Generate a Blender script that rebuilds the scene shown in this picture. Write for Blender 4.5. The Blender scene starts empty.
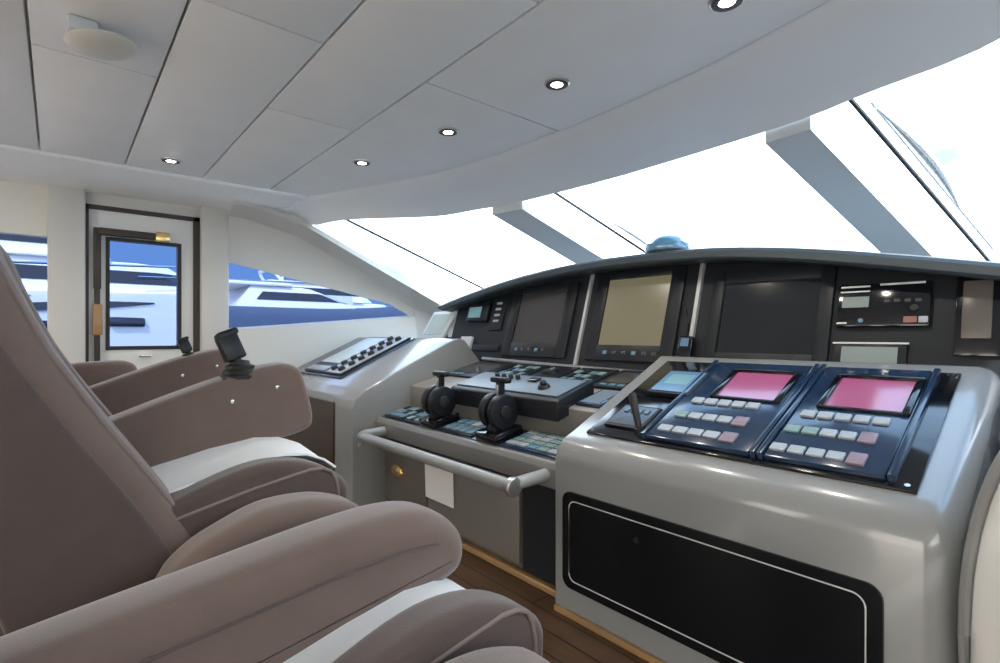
import bpy, bmesh, math, random
from mathutils import Vector, Matrix
random.seed(7)
scene = bpy.context.scene
COL = scene.collection
PI = math.pi

# ------------------------------------------------------------------ camera
FOC = 520.0
YAW = math.atan2(520.0, 442.0)
cam_d = bpy.data.cameras.new('camera'); cam = bpy.data.objects.new('camera', cam_d); COL.objects.link(cam)
cam.location = (0, 0, 1.0); cam.rotation_euler = (PI/2, 0, YAW)
cam_d.sensor_width = 36; cam_d.lens = 36*FOC/1000; cam_d.shift_y = 0.0035
cam_d.clip_start = .02; cam_d.clip_end = 500
scene.camera = cam

# ------------------------------------------------------------------ materials
def new_mat(name):
    m = bpy.data.materials.new(name); m.use_nodes = True
    return m, m.node_tree.nodes, m.node_tree.links
def pri(name, col, rough=.5, metal=0, coat=0, noise=0, nscale=8, bump=0, bscale=200, emit=None, estr=0, sheen=0, spec=.5):
    m, N, L = new_mat(name); b = N['Principled BSDF']
    b.inputs['Base Color'].default_value = (*col, 1); b.inputs['Roughness'].default_value = rough
    b.inputs['Metallic'].default_value = metal; b.inputs['Coat Weight'].default_value = coat
    b.inputs['Coat Roughness'].default_value = .08
    b.inputs['Specular IOR Level'].default_value = spec
    if sheen: b.inputs['Sheen Weight'].default_value = sheen
    tc = N.new('ShaderNodeTexCoord')
    if noise:
        t = N.new('ShaderNodeTexNoise'); t.inputs['Scale'].default_value = nscale; t.inputs['Detail'].default_value = 4
        L.new(tc.outputs['Object'], t.inputs['Vector'])
        mx = N.new('ShaderNodeMix'); mx.data_type = 'RGBA'
        mx.inputs['A'].default_value = tuple(c*(1-noise) for c in col)+(1,)
        mx.inputs['B'].default_value = tuple(min(1, c*(1+noise)) for c in col)+(1,)
        L.new(t.outputs['Fac'], mx.inputs['Factor']); L.new(mx.outputs['Result'], b.inputs['Base Color'])
    if bump:
        t = N.new('ShaderNodeTexNoise'); t.inputs['Scale'].default_value = bscale; t.inputs['Detail'].default_value = 3
        L.new(tc.outputs['Object'], t.inputs['Vector'])
        bp = N.new('ShaderNodeBump'); bp.inputs['Strength'].default_value = bump; bp.inputs['Distance'].default_value = .004
        L.new(t.outputs['Fac'], bp.inputs['Height']); L.new(bp.outputs['Normal'], b.inputs['Normal'])
    if emit:
        b.inputs['Emission Color'].default_value = (*emit, 1); b.inputs['Emission Strength'].default_value = estr
    return m
def glass_mat(name, tint, refl=.05):
    m, N, L = new_mat(name); N.remove(N['Principled BSDF'])
    tr = N.new('ShaderNodeBsdfTransparent'); tr.inputs['Color'].default_value = (*tint, 1)
    gl = N.new('ShaderNodeBsdfGlossy'); gl.inputs['Roughness'].default_value = .02
    gl.inputs['Color'].default_value = (1, 1, 1, 1)
    lw = N.new('ShaderNodeLayerWeight'); lw.inputs['Blend'].default_value = .12
    mt = N.new('ShaderNodeMath'); mt.operation = 'MULTIPLY'; mt.inputs[1].default_value = refl*8
    L.new(lw.outputs['Fresnel'], mt.inputs[0])
    mx = N.new('ShaderNodeMixShader'); L.new(mt.outputs[0], mx.inputs['Fac'])
    L.new(tr.outputs[0], mx.inputs[1]); L.new(gl.outputs[0], mx.inputs[2])
    L.new(mx.outputs[0], N['Material Output'].inputs['Surface'])
    return m
def wood_mat(name, a, b_, scale=3, rough=.35, planks=False):
    m, N, L = new_mat(name); b = N['Principled BSDF']; b.inputs['Roughness'].default_value = rough
    tc = N.new('ShaderNodeTexCoord'); mp = N.new('ShaderNodeMapping'); mp.inputs['Scale'].default_value = (1, 9, 9)
    L.new(tc.outputs['Object'], mp.inputs['Vector'])
    t = N.new('ShaderNodeTexNoise'); t.inputs['Scale'].default_value = scale; t.inputs['Detail'].default_value = 6
    L.new(mp.outputs['Vector'], t.inputs['Vector'])
    mx = N.new('ShaderNodeMix'); mx.data_type = 'RGBA'; mx.inputs['A'].default_value = (*a, 1); mx.inputs['B'].default_value = (*b_, 1)
    L.new(t.outputs['Fac'], mx.inputs['Factor'])
    if planks:
        br = N.new('ShaderNodeTexBrick'); br.inputs['Scale'].default_value = 1; br.inputs['Brick Width'].default_value = 1.4
        br.inputs['Row Height'].default_value = .09; br.inputs['Mortar Size'].default_value = .004
        br.inputs['Color1'].default_value = (1, 1, 1, 1); br.inputs['Color2'].default_value = (.8, .8, .8, 1); br.inputs['Mortar'].default_value = (.15, .15, .15, 1)
        L.new(tc.outputs['Object'], br.inputs['Vector'])
        mm = N.new('ShaderNodeMix'); mm.data_type = 'RGBA'; mm.blend_type = 'MULTIPLY'; mm.inputs['Factor'].default_value = 1
        L.new(mx.outputs['Result'], mm.inputs['A']); L.new(br.outputs['Color'], mm.inputs['B'])
        L.new(mm.outputs['Result'], b.inputs['Base Color'])
    else:
        L.new(mx.outputs['Result'], b.inputs['Base Color'])
    return m

M = dict(
    ceil=pri('ceiling_vinyl', (.88, .89, .88), .55, noise=.04, nscale=5, bump=.06, bscale=300),
    header=pri('header_vinyl', (.84, .87, .88), .38, noise=.03, nscale=3),
    wall=pri('wall_gelcoat', (.54, .525, .485), .4, noise=.02),
    blind=pri('blind_fabric', (.66, .64, .58), .7, bump=.1),
    white=pri('white_lacquer', (.68, .675, .65), .3),
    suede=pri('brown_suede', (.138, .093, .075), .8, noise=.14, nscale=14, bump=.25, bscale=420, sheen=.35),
    suede_d=pri('brown_suede_shaded', (.078, .052, .043), .8, noise=.14, nscale=14, bump=.25, bscale=420, sheen=.3),  # darker copy of the suede, side shade put into its colour
    pipe=pri('suede_piping', (.20, .15, .135), .7),
    cover=pri('white_cotton', (.80, .81, .82), .8, bump=.12, bscale=250, noise=.03),
    console=pri('silver_lacquer', (.255, .262, .262), .26, coat=.6, noise=.02, nscale=3),
    cream=pri('cream_panel', (.25, .235, .215), .4),
    apron=pri('grey_trim', (.225, .225, .22), .35, coat=.3),
    taupe=pri('taupe_laminate', (.12, .105, .092), .3, noise=.05, nscale=2),
    black=pri('black_gloss', (.006, .007, .010), .10, coat=.2),
    blacks=pri('black_satin', (.010, .012, .016), .4, spec=.35),
    navy=pri('navy_satin', (.014, .034, .075), .18, coat=.4),
    line=pri('white_inlay', (.65, .66, .66), .4),
    hood=pri('hood_leather', (.045, .062, .075), .42, noise=.08, bump=.12, bscale=350),
    fascia=pri('fascia_charcoal', (.011, .014, .018), .42, spec=.3),
    steel=pri('brushed_steel', (.62, .62, .61), .28, metal=.9),
    silver=pri('silver_trim', (.60, .61, .62), .3, metal=.6),
    chrome=pri('chrome', (.8, .8, .8), .12, metal=1),
    rail=pri('rail_grey', (.33, .34, .34), .3, coat=.3),
    locker=pri('locker_black', (.006, .007, .009), .25, spec=.2),
    greige=pri('greige_panel', (.165, .152, .138), .35),
    off=pri('screen_off', (.010, .013, .016), .12, coat=.5),
    off2=pri('screen_grey', (.055, .052, .054), .2, coat=.4),
    olive=pri('screen_olive', (.09, .082, .055), .2, emit=(.27, .245, .15), estr=.20),
    pink=pri('screen_pink_reflection', (.24, .06, .13), .12, emit=(.50, .13, .28), estr=.17, coat=.4),  # pink reflection painted into the screen's colour and glow
    pale=pri('screen_pale', (.52, .58, .55), .25),
    lcd=pri('screen_lcd', (.10, .20, .22), .2, emit=(.16, .30, .33), estr=.25),
    lcdg=pri('screen_lcd_grey', (.25, .30, .29), .25),
    blue=pri('panel_blue', (.10, .20, .33), .25, coat=.3),
    bluetop=pri('blue_grey_lid', (.15, .20, .25), .42),
    key=pri('key_white', (.36, .40, .44), .35),
    keyg=pri('key_green', (.20, .31, .30), .35),
    keyr=pri('key_mauve', (.24, .18, .22), .35),
    keyb=pri('key_blue', (.12, .22, .30), .35),
    paper=pri('paper', (.78, .77, .75), .7),
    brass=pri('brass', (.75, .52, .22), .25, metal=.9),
    seal=pri('seal_dark', (.035, .025, .02), .5),
    rubber=pri('rubber', (.012, .012, .013), .55),
    oak=wood_mat('oak_trim', (.25, .14, .06), (.42, .25, .11)),
    wood=wood_mat('walnut', (.030, .018, .012), (.075, .045, .028)),
    floor=wood_mat('floor_wood', (.060, .030, .016), (.125, .066, .034), planks=True, rough=.4),
    red=pri('red_print', (.30, .13, .10), .5),
    dome=pri('dome_acrylic', (.72, .69, .60), .35),
    compass=pri('compass_dome', (.10, .26, .42), .12, coat=.6),
    lamp=pri('lamp_glow', (.9, .9, .9), .4, emit=(1, .93, .82), estr=14),
    mull=pri('mullion_grey', (.62, .66, .68), .45),
    clear=glass_mat('windscreen_glass', (.97, .985, 1), .03),
    tint=glass_mat('tinted_glass', (.45, .495, .60), .03),
    hull=pri('hull_white', (.80, .81, .83), .25, coat=.4),
    hullb=pri('hull_slate', (.10, .14, .22), .25, coat=.4),
    hulln=pri('hull_navy', (.03, .035, .10), .2, coat=.4),
    ywin=pri('yacht_window', (.012, .016, .03), .1),
    teak=pri('yacht_deck', (.50, .47, .42), .6),
    added_teakdeck=wood_mat('added_aft_deck_teak', (.42, .33, .24), (.55, .45, .34), planks=True, rough=.6),
    sea=pri('sea_water', (.02, .06, .10), .12, bump=.6, bscale=1.2),
    quay=pri('quay', (.40, .39, .37), .8, noise=.1),
)

# ------------------------------------------------------------------ mesh helpers
class MB:
    def __init__(s): s.bm = bmesh.new()
    def merge(s, b, M4=None):
        if M4 is not None: bmesh.ops.transform(b, matrix=M4, verts=b.verts)
        me = bpy.data.meshes.new('tmp'); b.to_mesh(me); b.free(); s.bm.from_mesh(me); bpy.data.meshes.remove(me)
        return s
    def box(s, c, d, M4=None, bev=0, seg=2):
        b = bmesh.new(); bmesh.ops.create_cube(b, size=1)
        bmesh.ops.scale(b, vec=d, verts=b.verts); bmesh.ops.translate(b, vec=c, verts=b.verts)
        if bev: bmesh.ops.bevel(b, geom=b.edges[:], offset=bev, segments=seg, affect='EDGES', profile=.5)
        return s.merge(b, M4)
    def bx(s, x0, x1, y0, y1, z0, z1, M4=None, bev=0, seg=2):
        return s.box(((x0+x1)/2, (y0+y1)/2, (z0+z1)/2), (abs(x1-x0), abs(y1-y0), abs(z1-z0)), M4, bev, seg)
    def cyl(s, p0, p1, r0, r1=None, n=24, M4=None, bev=0):
        r1 = r0 if r1 is None else r1; p0 = Vector(p0); p1 = Vector(p1); v = p1-p0
        b = bmesh.new(); bmesh.ops.create_cone(b, cap_ends=True, segments=n, radius1=r0, radius2=r1, depth=v.length)
        if bev:
            ed = [e for e in b.edges if all(len(f.verts) > 4 for f in e.link_faces) or any(len(f.verts) > 4 for f in e.link_faces)]
            bmesh.ops.bevel(b, geom=ed, offset=bev, segments=3, affect='EDGES', profile=.5)
        R = Vector((0, 0, 1)).rotation_difference(v.normalized()).to_matrix().to_4x4()
        bmesh.ops.transform(b, matrix=Matrix.Translation((p0+p1)/2) @ R, verts=b.verts)
        return s.merge(b, M4)
    def tube(s, pts, r, n=10, M4=None):
        pts = [Vector(p) for p in pts]; b = bmesh.new(); rings = []
        for i, p in enumerate(pts):
            d = (pts[min(i+1, len(pts)-1)]-pts[max(i-1, 0)]).normalized()
            a = d.cross(Vector((0, 0, 1)));  a = a.normalized() if a.length > 1e-4 else Vector((1, 0, 0))
            c = d.cross(a).normalized(); rr = r[i] if isinstance(r, (list, tuple)) else r
            rings.append([b.verts.new(p+(a*math.cos(2*PI*k/n)+c*math.sin(2*PI*k/n))*rr) for k in range(n)])
        for A, B in zip(rings, rings[1:]):
            for k in range(n): b.faces.new((A[k], A[(k+1) % n], B[(k+1) % n], B[k]))
        b.faces.new(rings[0][::-1]); b.faces.new(rings[-1])
        bmesh.ops.recalc_face_normals(b, faces=b.faces[:])
        return s.merge(b, M4)
    def lathe(s, prof, M4=None, n=32):
        b = bmesh.new(); rings = []
        for r, z in prof:
            if r < 1e-5: rings.append([b.verts.new((0, 0, z))])
            else: rings.append([b.verts.new((r*math.cos(2*PI*k/n), r*math.sin(2*PI*k/n), z)) for k in range(n)])
        for A, B in zip(rings, rings[1:]):
            for k in range(n):
                k2 = (k+1) % n
                if len(A) == 1 and len(B) == 1: continue
                if len(A) == 1: b.faces.new((A[0], B[k2], B[k]))
                elif len(B) == 1: b.faces.new((A[k], A[k2], B[0]))
                else: b.faces.new((A[k], A[k2], B[k2], B[k]))
        bmesh.ops.recalc_face_normals(b, faces=b.faces[:])
        return s.merge(b, M4)
    def sections(s, secs, closed_ends=True, M4=None):
        """loft through equal-length closed sections (lists of 3-D points)"""
        b = bmesh.new(); R = [[b.verts.new(p) for p in sec] for sec in secs]; n = len(R[0])
        for A, B in zip(R, R[1:]):
            for k in range(n): b.faces.new((A[k], A[(k+1) % n], B[(k+1) % n], B[k]))
        if closed_ends: b.faces.new(R[0][::-1]); b.faces.new(R[-1])
        bmesh.ops.recalc_face_normals(b, faces=b.faces[:])
        return s.merge(b, M4)
    def prism(s, prof, x0, x1, bev=0, seg=3, M4=None):
        """(Y,z) outline extruded along X"""
        b = bmesh.new()
        A = [b.verts.new((x0, y, z)) for y, z in prof]; B = [b.verts.new((x1, y, z)) for y, z in prof]; n = len(A)
        for k in range(n): b.faces.new((A[k], A[(k+1) % n], B[(k+1) % n], B[k]))
        b.faces.new(A[::-1]); b.faces.new(B)
        bmesh.ops.recalc_face_normals(b, faces=b.faces[:])
        if bev: bmesh.ops.bevel(b, geom=b.edges[:], offset=bev, segments=seg, affect='EDGES', profile=.5, clamp_overlap=True)
        return s.merge(b, M4)
    def soft(s, prof, x0, x1, r, k=5, sub=4, M4=None, bulge=0, taper=None):
        """closed (Y,z) outline, smoothed, extruded along X with cushion-round sides"""
        P = smooth_closed(prof, sub); secs = []
        st = [(x0+r*(1-math.cos(i/k*PI/2)), r*(1-math.sin(i/k*PI/2))) for i in range(k+1)]
        mid = [(x0+r+(x1-x0-2*r)*i/6, 0) for i in range(1, 6)]
        st = st+mid+[(x1-(a-x0), d) for a, d in st[::-1]]
        for x, d in st:
            t = (x-x0)/(x1-x0); bl = bulge*math.sin(PI*t)
            secs.append([(x, y, z) for y, z in inset(P, d-bl)])
        return s.sections(secs, True, M4)
    def surf(s, rows, thick=0, M4=None):
        """quad surface through rows of points; thick = extrude along average normal"""
        b = bmesh.new(); R = [[b.verts.new(p) for p in row] for row in rows]
        for A, B in zip(R, R[1:]):
            for k in range(len(A)-1): b.faces.new((A[k], A[k+1], B[k+1], B[k]))
        if thick:
            bmesh.ops.recalc_face_normals(b, faces=b.faces[:])
            bmesh.ops.solidify(b, geom=b.faces[:], thickness=thick)
        return s.merge(b, M4)
    def poly(s, pts, extr, M4=None, bev=0):
        b = bmesh.new(); f = b.faces.new([b.verts.new(p) for p in pts])
        r = bmesh.ops.extrude_face_region(b, geom=[f])
        bmesh.ops.translate(b, vec=extr, verts=[v for v in r['geom'] if isinstance(v, bmesh.types.BMVert)])
        bmesh.ops.recalc_face_normals(b, faces=b.faces[:])
        if bev: bmesh.ops.bevel(b, geom=b.edges[:], offset=bev, segments=2, affect='EDGES', profile=.5)
        return s.merge(b, M4)
    def ball(s, c, r, M4=None, u=20, v=12):
        b = bmesh.new(); bmesh.ops.create_uvsphere(b, u_segments=u, v_segments=v, radius=1)
        bmesh.ops.scale(b, vec=r if hasattr(r, '__len__') else (r, r, r), verts=b.verts)
        bmesh.ops.translate(b, vec=c, verts=b.verts)
        return s.merge(b, M4)
def smooth_closed(pts, sub):
    out = []; n = len(pts)
    for i in range(n):
        p0, p1, p2, p3 = [Vector(pts[(i+j-1) % n]) for j in range(4)]
        for k in range(sub):
            t = k/sub
            q = .5*((2*p1)+(p2-p0)*t+(2*p0-5*p1+4*p2-p3)*t*t+(3*p1-p0-3*p2+p3)*t**3)
            out.append((q.x, q.y))
    return out
def inset(P, d):
    if abs(d) < 1e-6: return P
    n = len(P); A = sum(P[i][0]*P[(i+1) % n][1]-P[(i+1) % n][0]*P[i][1] for i in range(n)); sg = 1 if A > 0 else -1
    o = []
    for i in range(n):
        a, c = P[i-1], P[(i+1) % n]; t = Vector((c[0]-a[0], c[1]-a[1]))
        t = t.normalized() if t.length > 1e-9 else Vector((1, 0))
        o.append((P[i][0]-sg*t.y*d, P[i][1]+sg*t.x*d))
    return o
def lerp(pts, x):
    if x <= pts[0][0]: return pts[0][1]
    for (a, b), (c, d) in zip(pts, pts[1:]):
        if x <= c: return b+(d-b)*(x-a)/(c-a)
    return pts[-1][1]
def spline(pts, x):
    """smooth interpolation of (x,y) list"""
    n = len(pts)
    if x <= pts[0][0]: return pts[0][1]
    if x >= pts[-1][0]: return pts[-1][1]
    for i in range(n-1):
        if x <= pts[i+1][0]: break
    def sl(j):
        if j <= 0: return (pts[1][1]-pts[0][1])/(pts[1][0]-pts[0][0])
        if j >= n-1: return (pts[-1][1]-pts[-2][1])/(pts[-1][0]-pts[-2][0])
        return (pts[j+1][1]-pts[j-1][1])/(pts[j+1][0]-pts[j-1][0])
    h = pts[i+1][0]-pts[i][0]; t = (x-pts[i][0])/h
    return ((2*t**3-3*t*t+1)*pts[i][1]+(t**3-2*t*t+t)*h*sl(i)+(-2*t**3+3*t*t)*pts[i+1][1]+(t**3-t*t)*h*sl(i+1))

# ------------------------------------------------------------------ object helpers
ORG = {}
def link_mesh(name, mb, mat, org, angle=35):
    bmesh.ops.translate(mb.bm, vec=-Vector(org), verts=mb.bm.verts)
    me = bpy.data.meshes.new(name); mb.bm.to_mesh(me); mb.bm.free()
    me.polygons.foreach_set('use_smooth', [True]*len(me.polygons)); me.set_sharp_from_angle(angle=math.radians(angle))
    me.materials.append(mat)
    o = bpy.data.objects.new(name, me); COL.objects.link(o); return o
def thing(name, label, cat, loc, group=None):
    o = bpy.data.objects.new(name, None); COL.objects.link(o); o.empty_display_size = .05
    o.location = loc; o['label'] = label; o['category'] = cat
    if group: o['group'] = group
    ORG[o.name] = Vector(loc); return o
def part(name, mb, mat, parent, label=None, angle=35):
    org = ORG[parent.name]; o = link_mesh(name, mb, M[mat], org, angle); o.parent = parent; ORG[o.name] = org
    if label: o['label'] = label
    return o
def solo(name, label, cat, mb, mat, loc, group=None, angle=35):
    o = link_mesh(name, mb, M[mat], loc, angle); o.location = loc; ORG[o.name] = Vector(loc)
    o['label'] = label; o['category'] = cat
    if group: o['group'] = group
    return o
def struct(name, mb, mat, loc=(0, 0, 0), angle=35):
    o = link_mesh(name, mb, M[mat], loc, angle); o.location = loc; ORG[o.name] = Vector(loc); o['kind'] = 'structure'; return o
def frame(o, u, v):
    u = Vector(u).normalized(); v = Vector(v).normalized(); n = u.cross(v)
    return Matrix(((u.x, v.x, n.x, o[0]), (u.y, v.y, n.y, o[1]), (u.z, v.z, n.z, o[2]), (0, 0, 0, 1)))

CX = -1.66                                  # centreline of the wheelhouse
XP, XS = -4.3, .98                          # port and starboard walls

# ================================================================== SETTING
struct('floor', MB().bx(XP-.1, XS+.1, -2.6, 2.25, -.05, 0), 'floor')
CEIL = [(0, 1.878), (.14, 1.875), (.64, 1.846), (1.12, 1.756), (1.32, 1.685), (2.0, 1.42), (2.72, 1.037)]
def cy(x): return spline(CEIL, abs(x-CX))
cl = MB(); G = .0045
def slab(x0, x1, y0, y1):
    cl.bx(x0+G, x1-G, y0+G, y1-G, 2.0, 2.03, bev=.004, seg=2)
XL, XR = -3.76, 1.0
rows = [(-2.6, -1.62, -1.76), (-1.62, -1.23, -2.4), (-1.23, -.84, -1.76), (-.84, -.45, -2.4), (-.45, -.075, -1.76), (-.075, .30, -2.405), (.30, .70, -1.757), (.70, 1.11, -2.41)]
for y0, y1, xs in rows:
    cuts = [XL, xs, xs+1.29, XR]
    for a, b in zip(cuts, cuts[1:]): slab(a, b, y0, y1)
def front_slab(x0, x1, n=14):
    xs = [x0+(x1-x0)*i/n for i in range(n+1)]
    top = [(x, max(1.11+G, cy(x)-.004)) for x in xs]
    cl.poly([(x0, 1.11+G, 2.0), (x1, 1.11+G, 2.0)]+[(x, y, 2.0) for x, y in top[::-1] if y > 1.115], (0, 0, .03))
xe = CX-2.59
front_slab(XL+G, -1.757-G); front_slab(-1.757+G, -.46-G); front_slab(-.46+G, XR-.1)
cl.bx(XP-.05, XS+.05, -2.6, 1.05, 2.035, 2.06)                        # deck above the panels
cl.bx(XP+.3, XS-.3, 1.0, 2.05, 2.035, 2.06)
# soffit between the panels and the port wall
SZ = [(XP-.03, 1.945), (XL-.16, 1.962), (XL-.10, 1.985), (XL-.004, 2.0)]
def sz(x): return lerp(SZ, x) if x < XL-.004 else 2.0
cl.surf([[(x, y, sz(x)) for y in (-2.6, 0, .6, cy(x)-.005)] for x in (XL-.004, XL-.10, XL-.16, XL-.3, XL-.45, XP-.02)], .02)
struct('ceiling', cl, 'ceil')

# header: the smooth band between the ceiling panels and the windscreen
WTOP = [(0, 2.285), (.5, 2.262), (.9, 2.222), (1.1, 2.16), (1.45, 2.06), (2.0, 1.63), (2.2, 1.55), (2.36, 1.525)]
WS_Z = 1.86
def wy(x): return spline(WTOP, abs(x-CX))
hd = MB(); N = 60; rws = [[], [], [], [], []]
for i in range(N+1):
    x = CX-2.64+5.28*i/N
    a = Vector((x, cy(x)+.007, sz(x)+.012)); xx = max(CX-2.36, min(CX+2.36, x)); b = Vector((xx, wy(xx), WS_Z)); e = max(0, abs(x-CX)-2.36)/.28
    if e > 0: b = b.lerp(Vector((x, 1.10, 1.925)), e)
    for j, (t, d) in enumerate(((0, .012), (.12, -.004), (.5, .012), (.92, .004), (1, 0))):
        p = a.lerp(b, t); p.z += d*1.5; rws[j].append(p)
hd.surf(rws, .02)
struct('trim_1', hd, 'header')

# windscreen
RAKE = .41; LEAN = .19
def wlow(x, dy): # point of the glass below the top edge at x
    return Vector((x+LEAN*dy, wy(x)+dy, WS_Z-RAKE*dy))
g = MB(); rr = []
xs = [CX-2.35+4.7*i/50 for i in range(51)]
for dy in (0, .5, 1.0, 1.5, 2.05):
    rr.append([wlow(x, dy)-Vector((LEAN*dy*(abs(x-CX)/2.35) if x < CX else 0, 0, 0)) for x in xs])
g.surf(rr)
ws = struct('window_1', g, 'clear')
def strip_on_glass(x0, x1, off, th, d0=0, d1=2.05, bev=0):
    P = []
    for dy in [d0+(d1-d0)*i/8 for i in range(9)]:
        a = wlow(x0, dy)+Vector((0, 0, -off)); b = wlow(x1, dy)+Vector((0, 0, -off))
        P.append([a, b, b+Vector((0, 0, -th)), a+Vector((0, 0, -th))])
    return MB().sections(P)
for x in (-.615, -2.166, -3.674):
    part('glass_joint', strip_on_glass(x-.006, x+.006, -.004, .012), 'rubber', ws)
for x0, x1 in ((-.935, -.757), (-2.66, -2.42)):
    part('mullion', strip_on_glass(x0, x1, .012, .05), 'mull', ws)

# port wall ahead of the door, with the wedge-shaped side window
TOPL = [(.95, 1.95), (1.06, 1.95), (1.45, 1.86), (2.0, 1.61), (2.7, 1.30), (3.3, 1.035), (3.6, .90)]
WT = [(.97, 1.548), (2.48, 1.253), (2.56, 1.168)]
WB = [(.97, 1.022), (2.56, 1.158)]
wp = MB(); t = -.06
ys = [.95, 1.06, 1.25, 1.45, 1.7, 2.0, 2.3, 2.56]
wp.surf([[(XP+.0, y, lerp(WT, y)) for y in ys], [(XP+.02, y, .5*(lerp(WT, y)+lerp(TOPL, y))) for y in ys], [(XP+.10, y, .12*lerp(WT, y)+.88*lerp(TOPL, y)) for y in ys], [(CX-2.34, y, lerp(TOPL, y)+.01) for y in ys]], .04)
y2 = [2.56, 2.7, 3.0, 3.3, 3.6]
def wt2(y): return min(1.168, lerp(TOPL, y)-.12)
wp.surf([[(XP, y, .0) for y in y2], [(XP, y, wt2(y)) for y in y2], [(XP+.02, y, .5*(wt2(y)+lerp(TOPL, y))) for y in y2], [(XP+.10, y, .12*wt2(y)+.88*lerp(TOPL, y)) for y in y2], [(CX-2.34, y, lerp(TOPL, y)+.01) for y in y2]], .04)
y3 = [.95, 1.3, 1.8, 2.2, 2.56]
wp.surf([[(XP, y, lerp(WB, y)) for y in y3], [(XP+.03, y, lerp(WB, y)-.01) for y in y3], [(XP+.07, y, .93) for y in y3], [(XP+.10, y, .72) for y in y3], [(XP+.10, y, 0) for y in y3]], .03)
struct('wall_port_forward', wp, 'wall')
sw = MB(); sw.poly([(XP-.03, .96, 1.01), (XP-.03, 2.58, 1.15), (XP-.03, 2.49, 1.27), (XP-.03, .96, 1.56)], (-.008, 0, 0))
struct('window_2', sw, 'tint')
# port wall beside and behind the door
wa = MB()
wa.bx(XP-.08, XP+.07, .785, .965, 0, 1.96, bev=.012)                   # column forward of the door
wa.bx(XP-.08, XP+.05, -.05, .135, 0, 1.96, bev=.012)                   # column aft of the door
wa.bx(XP-.08, XP, .13, .79, 1.845, 1.96)                               # over the door
wa.bx(XP-.08, XP, -2.6, -.04, 0, .98)
wa.bx(XP-.08, XP, -2.6, -1.5, .98, 1.62)
struct('wall_port', wa, 'wall')
bl = MB(); bl.bx(XP-.08, XP+.005, -2.6, -.045, 1.615, 1.96)
struct('trim_2', bl, 'blind')
w3 = MB(); w3.bx(XP-.05, XP-.042, -1.52, -.03, .96, 1.64)
struct('window_3', w3, 'tint')
# door in the port wall
dr = MB()
dr.bx(XP-.05, XP-.01, .145, .245, .02, 1.825); dr.bx(XP-.05, XP-.01, .668, .765, .02, 1.825)
dr.bx(XP-.05, XP-.01, .245, .668, 1.645, 1.825); dr.bx(XP-.05, XP-.01, .245, .668, .02, .905)
door = struct('door_1', dr, 'white')
df = MB(); df.bx(XP-.06, XP+.012, .135, .152, 0, 1.85); df.bx(XP-.06, XP+.012, .745, .785, 0, 1.85); df.bx(XP-.06, XP+.012, .135, .785, 1.822, 1.85)
part('door_seal', df, 'seal', door)
fr = MB()
fr.bx(XP-.055, XP-.002, .24, .262, .9, 1.65); fr.bx(XP-.055, XP-.002, .648, .672, .9, 1.65); fr.bx(XP-.055, XP-.002, .262, .648, 1.63, 1.652); fr.bx(XP-.055, XP-.002, .262, .648, .90, .925)
part('window_frame', fr, 'rubber', door)
pn = MB(); pn.bx(XP-.035, XP-.027, .255, .655, .915, 1.64); part('pane', pn, 'tint', door)
hb = MB(); hb.bx(XP-.005, XP+.035, .175, .215, 1.30, 1.70, bev=.004); hb.bx(XP-.005, XP+.03, .18, .21, .80, 1.30, bev=.004); part('hinge_bar', hb, 'seal', door)
hw = MB(); hw.bx(XP+.0, XP+.042, .172, .222, 1.0, 1.20, bev=.006); part('wood_grip', hw, 'oak', door, 'light brown wooden grip')
dc = MB(); dc.bx(XP+.0, XP+.05, .20, .51, 1.655, 1.70, bev=.006); part('closer', dc, 'seal', door)
dc = MB(); dc.bx(XP-.005, XP+.06, .51, .595, 1.645, 1.71, bev=.006); clo = part('closer_head', dc, 'brass', door, 'brass coloured closer head')
dh = MB(); dh.bx(XP-.01, XP+.02, .42, .49, .85, .862, bev=.003); part('handle', dh, 'chrome', door)

# starboard and aft walls (out of the frame); openings added to let daylight in
sb = MB(); sb.bx(XS, XS+.06, -2.6, 1.0, 0, 1.0); sb.bx(XS, XS+.06, -2.6, 1.0, 1.6, 1.97); sb.bx(XS, XS+.06, -2.6, -2.2, 1.0, 1.6); sb.bx(XS, XS+.06, .9, 1.05, 1.0, 1.97)
sb.poly([(XS, 1.0, 0), (XS, 3.6, 0), (XS, 3.6, .95), (XS, 2.7, 1.3), (XS, 1.45, 1.86), (XS, 1.0, 1.97)], (.06, 0, 0))
struct('wall_starboard', sb, 'wall')
struct('added_window', MB().bx(XS+.02, XS+.028, -2.2, .9, 1.0, 1.6), 'clear')  # unseen window, added to bring in daylight
aw = MB(); aw.bx(XP, -3.7, -2.66, -2.6, 0, 2.0); aw.bx(.4, XS, -2.66, -2.6, 0, 2.0); aw.bx(XP, XS, -2.66, -2.6, 1.9, 2.04)
struct('wall_aft', aw, 'wall')
struct('wall_front', MB().bx(XP, XS, 2.32, 2.36, 0, .95), 'fascia')
# dashboard shelf under the windscreen
struct('trim_3', MB().bx(XP, XS, 2.30, 4.35, .93, .96), 'hood')

fd = MB(); fd.prism([(4.36, .5), (4.36, .93), (9.5, .80), (9.5, .5)], XP-.2, XS+.2); struct('foredeck_bounce', fd, 'white')  # unseen foredeck, added to bounce daylight up to the ceiling
struct('aft_deck_bounce', MB().bx(XP, XS, -7.5, -2.7, -.06, -.01), 'added_teakdeck')  # unseen aft deck, added to bounce warm daylight inside
struct('side_deck_bounce', MB().bx(XP-1.0, XP-.12, -3.0, 4.0, .35, .40), 'white')  # unseen port side deck, added to reflect daylight
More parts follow.
